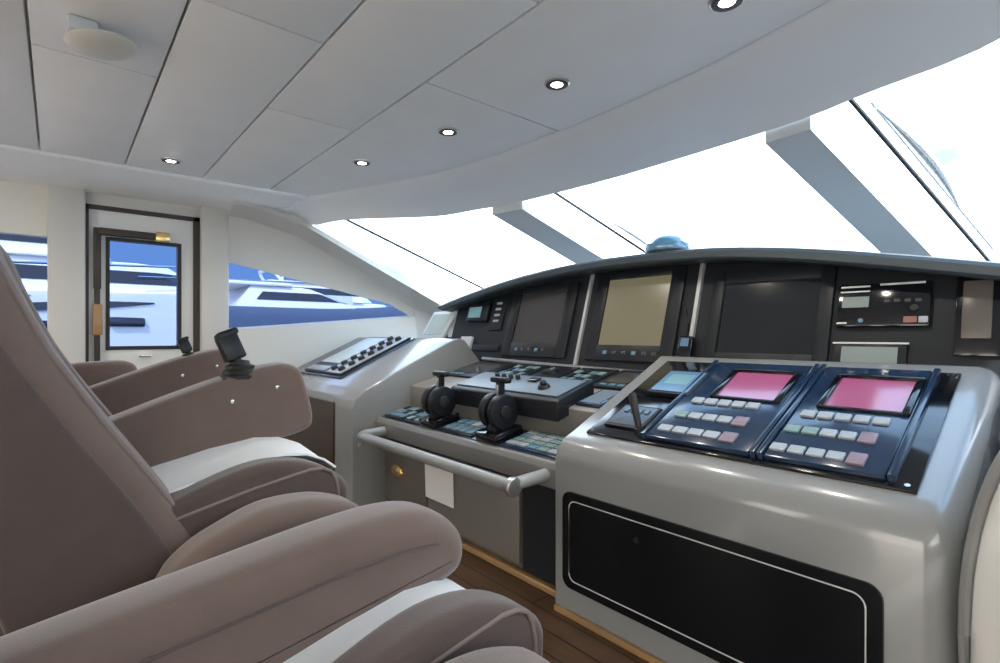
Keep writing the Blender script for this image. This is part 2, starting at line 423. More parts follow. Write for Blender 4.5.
# ================================================================== CEILING LIGHTS
def downlight(x, y, label):
    t = thing('downlight', label, 'ceiling light', (x, y, 2.0), 'recessed downlights in the ceiling panels')
    T = Matrix.Translation((x, y, 2.0))
    part('rim', MB().lathe([(.030, .02), (.030, -.002), (.033, -.008), (.045, -.008), (.051, -.004), (.052, .002)], T), 'steel', t)
    part('baffle', MB().lathe([(.021, -.003), (.024, -.0085), (.0405, -.0095), (.0445, -.0085)], T), 'seal', t)
    part('bulb', MB().lathe([(0, -.0095), (.015, -.0092), (.0235, -.0075)], T), 'lamp', t)
    ld = bpy.data.lights.new('downlight_beam', 'SPOT'); ld.energy = 9; ld.spot_size = 2.2; ld.spot_blend = .8; ld.color = (1, .92, .8); ld.shadow_soft_size = .03
    lo = bpy.data.objects.new('downlight_beam', ld); COL.objects.link(lo); lo.location = (0, 0, -.03); lo.parent = t
downlight(-1.426, 1.509, 'recessed downlight nearest the middle grey windscreen mullion, largest fully seen')
downlight(-2.107, 1.457, 'recessed downlight second from left along the curved front edge of the ceiling')
downlight(-2.807, 1.339, 'small recessed downlight near the front left end of the curved ceiling edge')
downlight(-3.482, .492, 'recessed downlight on the narrow plank above the white side door')
downlight(-.744, 1.522, 'recessed downlight cut off by the top edge of the photo')
t = thing('dome_light', 'oval beige dome light hanging from the ceiling at upper left', 'ceiling light', (-2.13, .11, 1.985))
T = Matrix.Translation((-2.13, .11, 1.94)) @ Matrix.Rotation(math.radians(8), 4, 'X')
part('diffuser', MB().lathe([(0, -.022), (.05, -.019), (.085, -.008), (.098, .004), (.09, .014), (.05, .02), (0, .022)], T, 40), 'dome', t)
part('mounting_arm', MB().bx(-2.16, -2.09, .02, .10, 1.955, 2.0, bev=.01), 'mull', t, 'grey mounting arm')

# ================================================================== HELM CHAIRS
BACK = [(-.084, 1.138), (-.012, .97), (.072, .823), (.150, .70), (.217, .59), (.262, .50), (.280, .42), (.28, .36)]
def chair(x, y, label, arm, joy, backshift=0, port_z=0, stbd=True, cover=True, dz=0, w=-.36, ax=0, ay=0, sag=0, rise=.02):
    """x = starboard edge of the seat"""
    t = thing('helm_chair', label, 'chair', (x-.18, y+.3, 0), 'brown suede helm chairs in a row')
    S = Matrix.Translation((0, 0, dz)); SC = Matrix.Translation((0, 0, dz-sag))
    # base and column
    part('pedestal', MB().lathe([(0, 0), (.20, 0), (.20, .02), (.08, .04), (.06, .07), (.06, .34), (.12, .36), (0, .36)], Matrix.Translation((x-.18, y+.3, 0))), 'rubber', t)
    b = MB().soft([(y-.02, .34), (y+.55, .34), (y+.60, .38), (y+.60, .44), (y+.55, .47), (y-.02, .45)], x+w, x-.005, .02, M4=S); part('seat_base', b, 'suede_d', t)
    # seat cushion
    sc = MB().soft([(y-.02, .44), (y+.02, .555), (y+.18, .592), (y+.34, .627), (y+.46, .645), (y+.56, .630), (y+.615, .585), (y+.62, .53), (y+.59, .475), (y+.45, .455), (y+.2, .445)], x+w, x-.075, .03, M4=SC)
    part('seat_cushion', sc, 'suede', t)
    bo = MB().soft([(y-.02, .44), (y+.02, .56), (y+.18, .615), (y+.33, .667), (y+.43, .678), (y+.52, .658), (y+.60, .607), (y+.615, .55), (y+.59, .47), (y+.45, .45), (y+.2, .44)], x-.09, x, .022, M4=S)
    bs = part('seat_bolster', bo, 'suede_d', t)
    q = [(y+.05, .545), (y+.2, .583), (y+.35, .618), (y+.46, .638), (y+.505, .645), (y+.54, .643), (y+.563, .632), (y+.575, .612), (y+.582, .58), (y+.583, .54)]
    part('piping', MB().tube([(x-.001, a_, b_) for a_, b_ in q], .0045, M4=S), 'pipe', bs)
    if cover:
        top = [(y+.06, .572), (y+.18, .596), (y+.34, .631), (y+.46, .650), (y+.53, .645), (y+.58, .626), (y+.612, .60)]
        rws = []
        for i in range(9):
            xx = x-.088-(abs(w)-.085)*i/8; up = rise*i/8
            rws.append([(xx, yy+.004*math.sin(i*1.3+k), zz+.007+up+.004*math.sin(i*.9+k*.7)+(.012 if i < 1 and not sag else 0)) for k, (yy, zz) in enumerate(top)])
        part('seat_cover', MB().surf(rws, -.006, SC), 'cover', t, 'white cotton seat cover')
    # backrest, seen along its starboard side
    fr_ = [(a+y-backshift, b) for a, b in BACK]
    prof = [(fr_[0][0]-.11, 1.33), (fr_[0][0]-.045, 1.26)]+fr_+[(fr_[-1][0]-.05, .28), (fr_[-1][0]-.38, .28), (fr_[-1][0]-.42, .42), (fr_[2][0]-.30, .80), (fr_[0][0]-.26, 1.12), (fr_[0][0]-.21, 1.31)]
    br = part('backrest', MB().soft(prof, x+w-.03, x+.02, .055, bulge=.006, k=6), 'suede', t)
    side = [(a_-.062+.010*(k_ > 5), b_) for k_, (a_, b_) in enumerate(fr_)]
    side = [(side[0][0]-.075, 1.25)]+side+[(side[-1][0]-.05, .31), (side[-1][0]-.26, .31), (side[-1][0]-.30, .42), (fr_[2][0]-.26, .80), (fr_[0][0]-.22, 1.10), (fr_[0][0]-.19, 1.25)]
    part('shaded_side', MB().soft(side, x+.0, x+.030, .012, k=3), 'suede_d', br)  # painted darker so the rounded front edge reads as lit
    def edge(xx, r): return MB().tube([(xx, fy-.004, fz) for fy, fz in fr_], r)
    part('piping', edge(x-.012, .006), 'pipe', br); part('piping', edge(x+w-.0, .006), 'pipe', br)
    # arms
    if arm == 'high':
        pz = port_z
        prof = [(y-.02, .60+pz), (y+.0, .715+pz), (y+.15, .782+pz), (y+.33, .848+pz), (y+.48, .893+pz), (y+.555, .904+pz), (y+.595, .892+pz), (y+.615, .86+pz), (y+.640, .77+pz), (y+.645, .715+pz), (y+.625, .690+pz), (y+.55, .670+pz), (y+.4, .638+pz), (y+.2, .602+pz)]
        ap = part('armrest', MB().soft(prof, x-.485, x-.352, .018, bulge=.006, sub=6), 'suede', t)
        part('arm_bracket', MB().bx(x-.46, x-.38, y+.05, y+.30, .46, .70+pz, bev=.01), 'suede_d', t)
        for (yy, zz) in ((y+.40, .80+pz), (y+.53, .835+pz)):
            part('stud', MB().ball((x-.350, yy, zz), (.004, .007, .007)), 'chrome', ap)
    elif arm == 'low':
        y0_, x0_ = y, x; y = y+ay; x = x+ax
        prof = [(y-.34, .36), (y-.32, .535), (y-.20, .548), (y-.0, .578), (y+.19, .604), (y+.4, .632), (y+.54, .636), (y+.625, .610), (y+.672, .56), (y+.672, .505), (y+.63, .478), (y+.50, .452), (y+.25, .400), (y-.0, .355), (y-.2, .34)]
        ap = part('armrest', MB().soft(prof, x-.505, x-.350, .042, bulge=.006, k=6, sub=5), 'suede', t)
        part('piping', MB().tube([(x-.347, y-.1, .515), (x-.3455, y+.119, .535), (x-.345, y+.231, .548), (x-.345, y+.367, .565), (x-.346, y+.51, .576), (x-.349, y+.58, .572), (x-.358, y+.625, .560)], .0035), 'suede_d', ap)
        part('arm_bracket', MB().bx(x-.46, x-.40, y+.05, y+.30, .33, .48, bev=.01), 'suede_d', t); y, x = y0_, x0_
    elif arm == 'short':
        prof = [(y-.02, .70), (y+.0, .80), (y+.2, .85), (y+.38, .865), (y+.46, .86), (y+.50, .83), (y+.50, .78), (y+.45, .75), (y+.2, .72)]
        part('armrest', MB().soft(prof, x-.485, x-.352, .03), 'suede', t)
        part('arm_bracket', MB().bx(x-.46, x-.38, y+.05, y+.30, .46, .76, bev=.01), 'suede_d', t)
    if stbd:
        prof = [(y+.15, .42), (y+.16, .50), (y+.207, .55), (y+.272, .583), (y+.353, .611), (y+.44, .614), (y+.51, .602), (y+.575, .572), (y+.60, .52), (y+.58, .46), (y+.4, .42)]
        part('armrest', MB().soft(prof, x+.03, x+.175, .045, k=6, M4=Matrix.Translation((0, 1.2*min(0, dz+.06), dz*.6))), 'suede', t)
    if joy:
        jx, jy, jz = x-.405, y+.435, .855+port_z*.9; sc = 1.2 if port_z == 0 else .8
        Z = Matrix.Translation((jx, jy, jz)) @ Matrix.Scale(sc, 4)
        j = part('joystick', MB().bx(-.036, .036, -.05, .05, -.012, .012, Z, bev=.006), 'rubber', t, 'black joystick')
        part('boot', MB().lathe([(.046, .008), (.047, .016), (.041, .020), (.042, .028), (.034, .033), (.035, .041), (.024, .046), (.022, .054), (0, .058)], Z), 'rubber', j)
        lean = Vector((-.02, -.042, .11))
        F = Z @ Matrix.Translation((0, -.004, .045)) @ Vector((0, 0, 1)).rotation_difference(lean.normalized()).to_matrix().to_4x4()
        part('grip', MB().cyl((0, 0, -.01), (0, 0, .02), .012, M4=F).box((0, 0, .048), (.042, .050, .072), F, bev=.006, seg=2).box((0, .004, .083), (.046, .054, .018), F, bev=.007), 'blacks', j)
    return t
chair(-1.365, 0, 'brown suede helm chair at left with big backrest, raised arm and black joystick', 'high', True)
chair(-.66, .06, 'nearest brown helm chair, white covered seat at the bottom with long low armrest', 'low', False, backshift=.40, dz=-.115, w=-.31, ax=.11, ay=-.06, sag=.045, rise=-.01)
chair(-2.185, 0, 'third brown helm chair, its raised arm with a small joystick below the door', 'high', True, port_z=.03)
chair(-3.0, -.18, 'farthest brown helm chair, only its short armrest showing beside the door', 'short', False, backshift=.05)

# ================================================================== RIGHT PEDESTAL
PX0, PX1 = -1.325, -.205
t = thing('console_pedestal', 'silver grey console pedestal in the right foreground with black locker door', 'console', ((PX0+PX1)/2, 1.8, 0))
b = bmesh.new()
prof = [(1.387, 0), (1.387, .545), (1.40, .590), (1.44, .622), (1.475, .636), (2.03, .884), (2.07, .905), (2.13, .905), (2.165, .87), (2.165, 0)]
A = [b.verts.new((PX0, y, z)) for y, z in prof]; B = [b.verts.new((PX1, y, z)) for y, z in prof]; n = len(A)
for k in range(n): b.faces.new((A[k], A[(k+1) % n], B[(k+1) % n], B[k]))
b.faces.new(A[::-1]); b.faces.new(B); bmesh.ops.recalc_face_normals(b, faces=b.faces[:])
ed = [e for e in b.edges if abs(e.verts[0].co.x-e.verts[1].co.x) < .01 and min(e.verts[0].co.z, e.verts[1].co.z) >= 0 and not (e.verts[0].co.z == 0 and e.verts[1].co.z == 0)]
rt = [e for e in ed if e.verts[0].co.x > -.5]; lt = [e for e in ed if e.verts[0].co.x < -.5]
bmesh.ops.bevel(b, geom=rt, offset=.06, segments=6, affect='EDGES', profile=.5, clamp_overlap=True)
lt = [e for e in b.edges if e.is_valid and abs(e.verts[0].co.x-PX0) < 1e-5 and abs(e.verts[1].co.x-PX0) < 1e-5 and not (e.verts[0].co.z < 1e-5 and e.verts[1].co.z < 1e-5)]
bmesh.ops.bevel(b, geom=lt, offset=.012, segments=3, affect='EDGES', profile=.5, clamp_overlap=True)
mb = MB(); mb.merge(b)
part('body', mb, 'console', t, angle=50)
def rrect(x0, x1, z0, z1, r, n=6):
    o = []
    for cxx, czz, a0 in ((x1-r, z1-r, 0), (x0+r, z1-r, 90), (x0+r, z0+r, 180), (x1-r, z0+r, 270)):
        for i in range(n+1):
            a = math.radians(a0+90*i/n); o.append((cxx+r*math.cos(a), czz+r*math.sin(a)))
    return o
part('base_trim', MB().bx(PX0+.01, PX1-.06, 1.372, 1.392, 0, .022, bev=.004), 'oak', t, 'golden wooden base trim')
dp = MB().poly([(x, 1.389, z) for x, z in rrect(-1.275, -.325, .105, .445, .035)], (0, -.012, 0))
ld = part('locker_door', dp, 'locker', t)
o_ = [(x, 1.3765, z) for x, z in rrect(-1.243, -.357, .134, .416, .028, 8)]
part('inlay_line', MB().tube(o_+[o_[0]], .0019, 8), 'line', ld, 'thin white inlay line')
part('lock', MB().cyl((-.96, 1.378, .36), (-.96, 1.371, .36), .009), 'blacks', ld)
part('rim_slot', MB().bx(-1.22, -.95, 2.075, 2.115, .9045, .9075), 'black', t)
FR = frame((-1.25, 1.484, .6405), (1, 0, 0), (0, .912, .4085))
FR_V = Vector((0, .912, .41)).normalized()
part('instrument_panel', MB().bx(0, .965, -.004, .588, -.002, .008, FR, bev=.002), 'black', t)
for uu, vv in ((.012, .015), (.945, .012), (.955, .57), (.02, .57)):
    part('screw', MB().cyl((uu, vv, .006), (uu, vv, .010), .006, M4=FR, n=12), 'chrome', t)

def at(F, u, v, w=0): return tuple(F @ Vector((u, v, w)))
def chart_unit(u0, u1, su0, su1, rows, label, mag):
    t = thing('chart_display', label, 'display', at(FR, (u0+u1)/2, .28, .008), 'pink reflecting displays on the right console')
    part('housing', MB().bx(u0, u1, .012, .565, .008, .026, FR, bev=.006), 'navy', t)
    part('side_rail', MB().bx(u0-.018, u0-.002, .01, .57, .008, .032, FR, bev=.004), 'navy', t)
    part('side_rail', MB().bx(u1+.002, u1+.018, .01, .57, .008, .032, FR, bev=.004), 'navy', t)
    bz = MB(); v0, v1 = .285, .495
    bz.bx(su0-.02, su1+.02, v1-.015, v1, .024, .040, FR, bev=.004); bz.bx(su0-.02, su1+.02, v0, v0+.012, .024, .034, FR, bev=.003)
    bz.bx(su0-.02, su0, v0, v1, .024, .038, FR, bev=.004); bz.bx(su1, su1+.02, v0, v1, .024, .038, FR, bev=.004)
    part('bezel', bz, 'black', t)
    part('screen', MB().bx(su0, su1, v0+.012, v1-.015, .026, .029, FR), 'pink', t, 'screen with pink reflection painted in')
    for ri, (a, b_, vc, n) in enumerate(rows):
        pitch = (b_-a)/n
        for k in range(n):
            m = 'key'
            if ri == 1 and k < 2 and mag: m = 'keyg'
            if ri >= 1 and k == n-1: m = 'keyr'
            if ri == 1 and k == 0: m = 'keyg'
            hgt = .034 if k < n-1 or ri == 0 else .05
            part('key', MB().bx(a+pitch*k+.003, a+pitch*(k+1)-.003, vc-hgt/2, vc-hgt/2+hgt, .024, .034, FR, bev=.004), m, t)
chart_unit(.245, .585, .36, .552, ((.29, .525, .256, 5), (.278, .528, .157, 5), (.268, .532, .064, 5)), 'left pink reflecting display unit with three rows of white keys', False)
chart_unit(.625, .905, .695, .882, ((.645, .87, .244, 5), (.632, .86, .155, 5), (.628, .86, .055, 5)), 'right pink reflecting display unit near the console outer edge', True)
t = thing('radio_display', 'small blue grey display tile left of the pink reflecting screens', 'display', at(FR, .17, .37, .008))
part('housing', MB().bx(.085, .262, .285, .465, .008, .030, FR, bev=.005), 'blacks', t)
part('screen', MB().bx(.098, .25, .297, .455, .029, .032, FR), 'blue', t)
part('readout', MB().bx(.12, .22, .35, .43, .0315, .0325, FR), 'lcd', t)
t = thing('switch_panel', 'small dark switch panel at front left corner of right console', 'switch panel', at(FR, .12, .12, .008))
part('plate', MB().bx(.045, .205, .05, .195, .008, .018, FR, bev=.003), 'blacks', t)
part('screen', MB().bx(.055, .195, .06, .185, .018, .0195, FR), 'off2', t)
for k in range(4): part('switch', MB().bx(.075+.028*k, .092+.028*k, .14, .165, .0195, .025, FR, bev=.002), 'keyb', t)
t = thing('control_lever', 'short black stick lever at front left of right console', 'lever', at(FR, .205, .04, .008))
part('collar', MB().cyl((.205, .04, .006), (.205, .04, .03), .02, .014, M4=FR), 'rubber', t)
P0 = Vector(at(FR, .205, .04, .02))
part('stick', MB().tube([P0, P0+Vector((-.012, .0, .05)), P0+Vector((-.028, .0, .115)), P0+Vector((-.030, 0, .125))], [.010, .012, .015, .009], 14), 'rubber', t)

# far right side console, a rounded pale block
SP = [(.40, -.187), (.50, -.184), (.60, -.173), (.70, -.152), (.78, -.124), (.84, -.090), (.88, -.05)]
prof = [(-.187, 0)]+[(spline(SP, .40+.48*i/16), .40+.48*i/16) for i in range(17)]+[(0, .902), (.08, .915), (.85, .915), (.90, .88), (.90, 0)]
secs = []
for y, d in ((1.36, .03), (1.375, .008), (1.40, 0), (2.10, 0)):
    secs.append([(x, y, z) for x, z in inset(prof, d)])
t = thing('side_console', 'pale rounded side console cut off at the far right edge', 'console', (.36, 1.7, 0))
part('body', MB().sections(secs), 'white', t)
part('edge_trim', MB().tube([(x-.004, 1.385, z) for x, z in prof[:20]], .011), 'apron', t, 'grey edge trim')

# ================================================================== CENTRE HELM CONSOLE
HX0, HX1 = -2.752, -1.327
t = thing('helm_console', 'stepped grey centre console with grab rail between the two pedestals', 'console', ((HX0+HX1)/2, 1.8, 0))
part('body', MB().prism([(1.47, .03), (1.47, .40), (1.64, .40), (1.64, .50), (2.19, .50), (2.19, .03)], HX0, HX1), 'taupe', t)
part('ledge', MB().prism([(1.405, .425), (1.398, .50), (1.408, .522), (1.425, .527), (1.64, .570), (1.66, .56), (1.66, .43)], HX0, HX1, bev=.004), 'apron', t)
part('riser', MB().prism([(1.632, .56), (1.632, .690), (1.64, .698), (2.16, .822), (2.19, .81), (2.19, .5), (1.66, .5)], HX0, HX1), 'cream', t)
part('rim', MB().tube([(HX0, 2.185, .842), (HX0+.6, 2.185, .828), (HX1, 2.185, .812)], .011), 'steel', t)
part('base_trim', MB().bx(HX0, HX1, 1.44, 1.475, 0, .028, bev=.004), 'oak', t, 'golden wooden base trim')
dk = MB(); dk.bx(-1.565, HX1, 1.452, 1.472, .04, .41); part('recess_panel', dk, 'blacks', t, 'black recessed panel')
dk = MB(); dk.bx(-2.745, -2.30, 1.455, 1.472, .05, .40, bev=.003); fd = part('cupboard_door', dk, 'taupe', t)
part('reflected_glow', MB().ball((-2.60, 1.452, .235), (.065, .016, .036)), 'brass', fd, 'warm reflected glow on the door')  # brass blob standing in for a downlight's warm reflection
dk = MB(); dk.bx(-2.29, -1.59, 1.455, 1.472, .05, .40, bev=.003); part('cupboard_door', dk, 'greige', t)
# grab rail
r_ = part('grab_rail', MB().tube([(-2.60, 1.25, .452), (-1.40, 1.25, .452)], .025, 20), 'rail', t)
part('end_cap', MB().cyl((-1.412, 1.25, .452), (-1.386, 1.25, .452), 0.036, bev=.006), 'steel', r_)
part('bracket', MB().tube([(-1.42, 1.25, .452), (-1.40, 1.30, .462), (-1.385, 1.36, .470), (-1.38, 1.41, .475)], .024, 14), 'rail', r_)
part('bracket', MB().tube([(-2.60, 1.25, .452), (-2.635, 1.258, .452), (-2.65, 1.285, .455), (-2.655, 1.41, .46)], .027, 14), 'rail', r_)
part('end_cap', MB().cyl((-2.66, 1.25, .40), (-2.66, 1.262, .40), .012), 'steel', r_)
solo('paper_notice', 'blank white paper sheet taped to the front of the centre console', 'paper', MB().surf([[(-2.30, 1.452, .165), (-2.05, 1.452, .165)], [(-2.30, 1.449, .26), (-2.05, 1.450, .26)], [(-2.30, 1.446, .355), (-2.05, 1.447, .355)]], .002), 'paper', (-2.17, 1.45, .165))

FT = frame((HX0, 1.412, .525), (1, 0, 0), (0, .215, .0435))
part('ledge_panel', MB().bx(.015, 1.412, .012, .212, -.004, .0035, FT, bev=.001), 'navy', t, 'glossy dark blue ledge panel')
def keypad(u0, u1, v0, v1, nc, nr, label, mats, plate='blacks'):
    t = thing('keypad', label, 'keypad', at(FT, (u0+u1)/2, (v0+v1)/2, .004), 'keypads on the lower console ledge')
    part('plate', MB().bx(u0, u1, v0, v1, 0, .012, FT, bev=.003), plate, t)
    pu, pv = (u1-u0-.02)/nc, (v1-v0-.02)/nr
    for i in range(nc):
        for j in range(nr):
            m = mats[(i*3+j*5+i*j) % len(mats)]
            part('key', MB().bx(u0+.01+pu*i+.004, u0+.01+pu*(i+1)-.004, v0+.01+pv*j+.004, v0+.01+pv*(j+1)-.004, .011, .019, FT, bev=.002), m, t)
keypad(.04, .235, .02, .20, 4, 3, 'dark keypad at the left end of the lower ledge', ('keyb', 'blacks', 'keyg'))
keypad(.255, .43, .02, .20, 4, 3, 'blue green keypad just left of the left throttle', ('key', 'keyb', 'keyg', 'blacks'))
keypad(.61, .865, .02, .20, 4, 2, 'pale keypad between the two throttles', ('keyb', 'key', 'blue'))
keypad(1.08, 1.40, .02, .20, 5, 4, 'large keypad right of the right throttle', ('key', 'keyg', 'keyb', 'key'), 'navy')
def throttle(u, label):
    c = Vector(at(FT, u, .085, .02)); t = thing('throttle', label, 'throttle', c, 'engine throttles on the centre console')
    part('base', MB().bx(u-.075, u+.075, .01, .17, 0, .045, FT, bev=.008), 'black', t)
    part('side_drum', MB().cyl(c+Vector((-.05, 0, .10)), c+Vector((-.012, 0, .10)), .078, n=36, bev=.008), 'blacks', t)
    part('side_drum', MB().cyl(c+Vector((.012, 0, .10)), c+Vector((.05, 0, .10)), .078, n=36, bev=.008), 'blacks', t)
    part('hub', MB().cyl(c+Vector((-.058, 0, .10)), c+Vector((.058, 0, .10)), .03, bev=.004), 'rubber', t)
    part('stem', MB().box(c+Vector((0, .0, .035)), (.06, .09, .05), bev=.01), 'rubber', t)
    part('lever', MB().box(c+Vector((0, .012, .195)), (.030, .034, .075), bev=.006).box(c+Vector((0, .015, .238)), (.115, .038, .026), bev=.010, seg=3), 'blacks', t)
    part('lever_plate', MB().box(c+Vector((0, -.008, .195)), (.018, .006, .045), bev=.002), 'steel', t, 'bright metal lever plate')
throttle(.51, 'left black engine throttle with T shaped handle')
throttle(.985, 'right black engine throttle with T shaped handle')
for k, (u, lab) in enumerate(((.36, 'thin toggle lever further left of the left throttle'), (.415, 'thin toggle lever right beside the left throttle'))):
    c = Vector(at(FT, u, .17, .018)); tt = thing('toggle_lever', lab, 'lever', c, 'thin toggle levers beside the left throttle')
    part('stem', MB().tube([c, c+Vector((0, -.005, .05)), c+Vector((0, -.01, .085))], [.006, .005, .007]), 'blacks', tt)
    part('knob', MB().ball(c+Vector((0, -.011, .09)), .011), 'rubber', tt)

# protruding control box
t = thing('autopilot_box', 'dark control box with pale blue lid and four small knobs', 'control box', (-1.83, 1.68, .70))
part('case', MB().prism([(1.565, .640), (1.56, .722), (1.575, .735), (1.80, .800), (1.80, .735), (1.63, .66)], -2.24, -1.475, bev=.006), 'blacks', t)
FB = frame((-2.24, 1.577, .7365), (1, 0, 0), (0, .225, .065))
part('lid', MB().bx(.025, .74, .012, .205, 0, .006, FB, bev=.002), 'bluetop', t, 'pale blue grey lid')
for k in range(4): part('knob', MB().cyl((.20+.052*k, .15, .005), (.20+.052*k, .15, .028), .013, .011, M4=FB, n=16), 'rubber', t)
part('joystick_knob', MB().cyl((.60, .08, .005), (.60, .08, .022), .03, .024, M4=FB).ball((.60, .08, .03), (.016, .016, .014), FB), 'rubber', t)
part('key_strip', MB().bx(.44, .50, .13, .17, .005, .016, FB, bev=.003), 'black', t)
# modules on the upper ledge
FU = frame((HX0, 1.64, .699), (1, 0, 0), (0, .52, .124))
def module(u0, u1, v0, v1, label, kind):
    t = thing('instrument_module', label, 'instrument', at(FU, (u0+u1)/2, (v0+v1)/2, .002), 'instrument modules on the upper ledge')
    part('plate', MB().bx(u0, u1, v0, v1, 0, .014, FU, bev=.004), 'blacks' if kind != 'sheet' else 'navy', t)
    if kind == 'display':
        part('screen', MB().bx(u0+.03, u1-.06, v0+.06, v1-.04, .013, .016, FU), 'off2', t)
        for k in range(3): part('button', MB().bx(u0+.04+.05*k, u0+.075+.05*k, v0+.015, v0+.04, .013, .019, FU, bev=.002), 'keyb', t)
    elif kind == 'dial':
        part('dial', MB().cyl((u0+.09, (v0+v1)/2, .012), (u0+.09, (v0+v1)/2, .03), .045, .042, M4=FU), 'rubber', t)
        part('needle', MB().bx(u0+.086, u0+.094, (v0+v1)/2, (v0+v1)/2+.035, .030, .032, FU), 'key', t)
    elif kind == 'keys':
        for i in range(4):
            for j in range(3):
                part('button', MB().bx(u0+.02+.05*i, u0+.058+.05*i, v0+.03+.06*j, v0+.07+.06*j, .013, .021, FU, bev=.003), ('keyb', 'keyg', 'blacks')[(i+j*2) % 3], t)
    elif kind == 'sheet':
        part('screen', MB().bx(u0+.015, u1-.015, v0+.012, v1-.012, .013, .016, FU), 'bluetop', t, 'pale lilac grey screen')
module(.05, .42, .20, .50, 'dark display module at the far left of the upper ledge', 'display')
module(.46, .70, .26, .50, 'keyed module on the upper ledge below the left monitor', 'keys')
module(.72, .92, .26, .50, 'dial module on the upper ledge left of the middle silver bar', 'dial')
module(.94, 1.17, .24, .50, 'keyed module on the upper ledge right of the dial', 'keys')
module(1.19, 1.41, .24, .50, 'dark display module at right end of the upper ledge', 'display')
module(1.29, 1.418, .02, .21, 'pale lilac screen lying flat beside the control box', 'sheet')

# ================================================================== LEFT PEDESTAL
LX0, LX1 = -4.145, -2.757
t = thing('console_pedestal', 'silver grey console pedestal at left under the side window', 'console', (-3.47, 1.7, 0))
part('body', MB().prism([(1.255, 0), (1.255, .585), (1.27, .637), (1.333, .687), (1.90, .948), (1.955, .970), (2.0, .978), (2.04, .966), (2.17, .825), (2.19, .79), (2.19, 0)], LX0, LX1, bev=.010), 'console', t)
part('cupboard_door', MB().bx(-4.1, -2.995, 1.243, 1.256, .03, .60, bev=.003), 'wood', t, 'dark wooden cupboard door')
FL = frame((-4.165, 1.345, .6955), (1, 0, 0), (0, .567, .261))
part('instrument_panel', MB().bx(.025, .935, .05, .665, -.002, .008, FL, bev=.003), 'navy', t)
t = thing('sonar_display', 'wide grey screened instrument with two rows of knobs on left console', 'display', at(FL, .5, .3, .008))
part('housing', MB().bx(.26, .915, .07, .645, .008, .022, FL, bev=.005), 'blacks', t)
part('screen', MB().bx(.29, .63, .20, .615, .021, .025, FL), 'pale', t, 'pale grey screen')
part('label_plate', MB().bx(.28, .61, .085, .15, .021, .026, FL, bev=.003), 'key', t)
part('control_plate', MB().bx(.65, .90, .08, .635, .021, .024, FL, bev=.002), 'silver', t, 'silver control plate')
for j in range(7):
    for i in range(2):
        vv = .125+.078*j; uu = .715+.115*i
        part('knob', MB().cyl((uu, vv, .022), (uu, vv, .045), .026, .021, M4=FL, n=16), 'rubber', t)
# small tilted display behind it
t = thing('tilted_display', 'small tilted display with pale green face at left end of hood', 'display', (-3.42, 2.3, .96))
FD = frame((-3.60, 2.22, .985), (1, 0, 0), (.06, .10, .22))
part('case', MB().bx(0, .32, -.02, .23, -.03, 0, FD, bev=.008), 'mull', t)
part('screen', MB().bx(.03, .27, .02, .20, -.002, .003, FD), 'pale', t)
part('foot', MB().bx(-3.55, -3.30, 2.24, 2.36, .955, .985, bev=.005), 'blacks', t)
part('stand', MB().bx(-3.50, -3.34, 2.25, 2.31, .965, 1.03, bev=.005), 'blacks', t)

# ================================================================== INSTRUMENT HOOD
VZ = [(-3.31, 1.225), (-3.0, 1.285), (-2.5, 1.36), (-2.056, 1.398), (-1.65, 1.408), (-1.2, 1.394), (-.9, 1.36), (-.618, 1.31), (-.22, 1.225), (.0, 1.17), (.12, 1.14)]
def vz(x): return spline(VZ, x)
def fy(z): return 2.2+.3*(z-.84)
t = thing('instrument_hood', 'long arched charcoal instrument hood holding the monitors below the windscreen', 'instrument hood', (-1.65, 2.4, .8))
secs = []
for i in range(41):
    x = -3.20+3.28*i/40; zt = vz(x)-.055; zb = .78 if x > -2.75 else .84
    secs.append([(x, fy(zb), zb), (x, fy(zt), zt), (x, 2.75, zt-.02), (x, 2.75, zb)])
part('fascia', MB().sections(secs), 'fascia', t)
secs = []
for i in range(61):
    x = -3.31+3.43*i/60; z = vz(x); s_ = 1
    if i == 0: s_ = .5
    secs.append([(x, 2.205, z-.055*s_), (x, 2.192, z-.045*s_), (x, 2.190, z-.018*s_), (x, 2.20, z-.006*s_), (x, 2.225, z), (x, 2.45, z+.006), (x, 2.70, z-.03), (x, 2.86, z-.12), (x, 2.86, z-.16), (x, 2.70, z-.09), (x, 2.40, z-.056)])
part('visor', MB().sections(secs), 'hood', t)
def bar(x0, z0, z1, name='divider'):
    P = []
    for k in range(7):
        z = z0+(z1-z0)*k/6; P.append([(x0-.013, fy(z)+.002, z), (x0-.009, fy(z)-.014, z), (x0+.009, fy(z)-.014, z), (x0+.013, fy(z)+.002, z)])
    part('divider_bar', MB().sections(P), 'silver', t, 'silver divider bar')
bar(-1.935, .83, 1.352); bar(-1.262, .82, 1.345)
FH = frame((0, 2.2, .84), (1, 0, 0), (0, .3, 1.0))             # u = X, v along the face
KV = math.hypot(1, .3)
def hv(z): return (z-.84)*KV
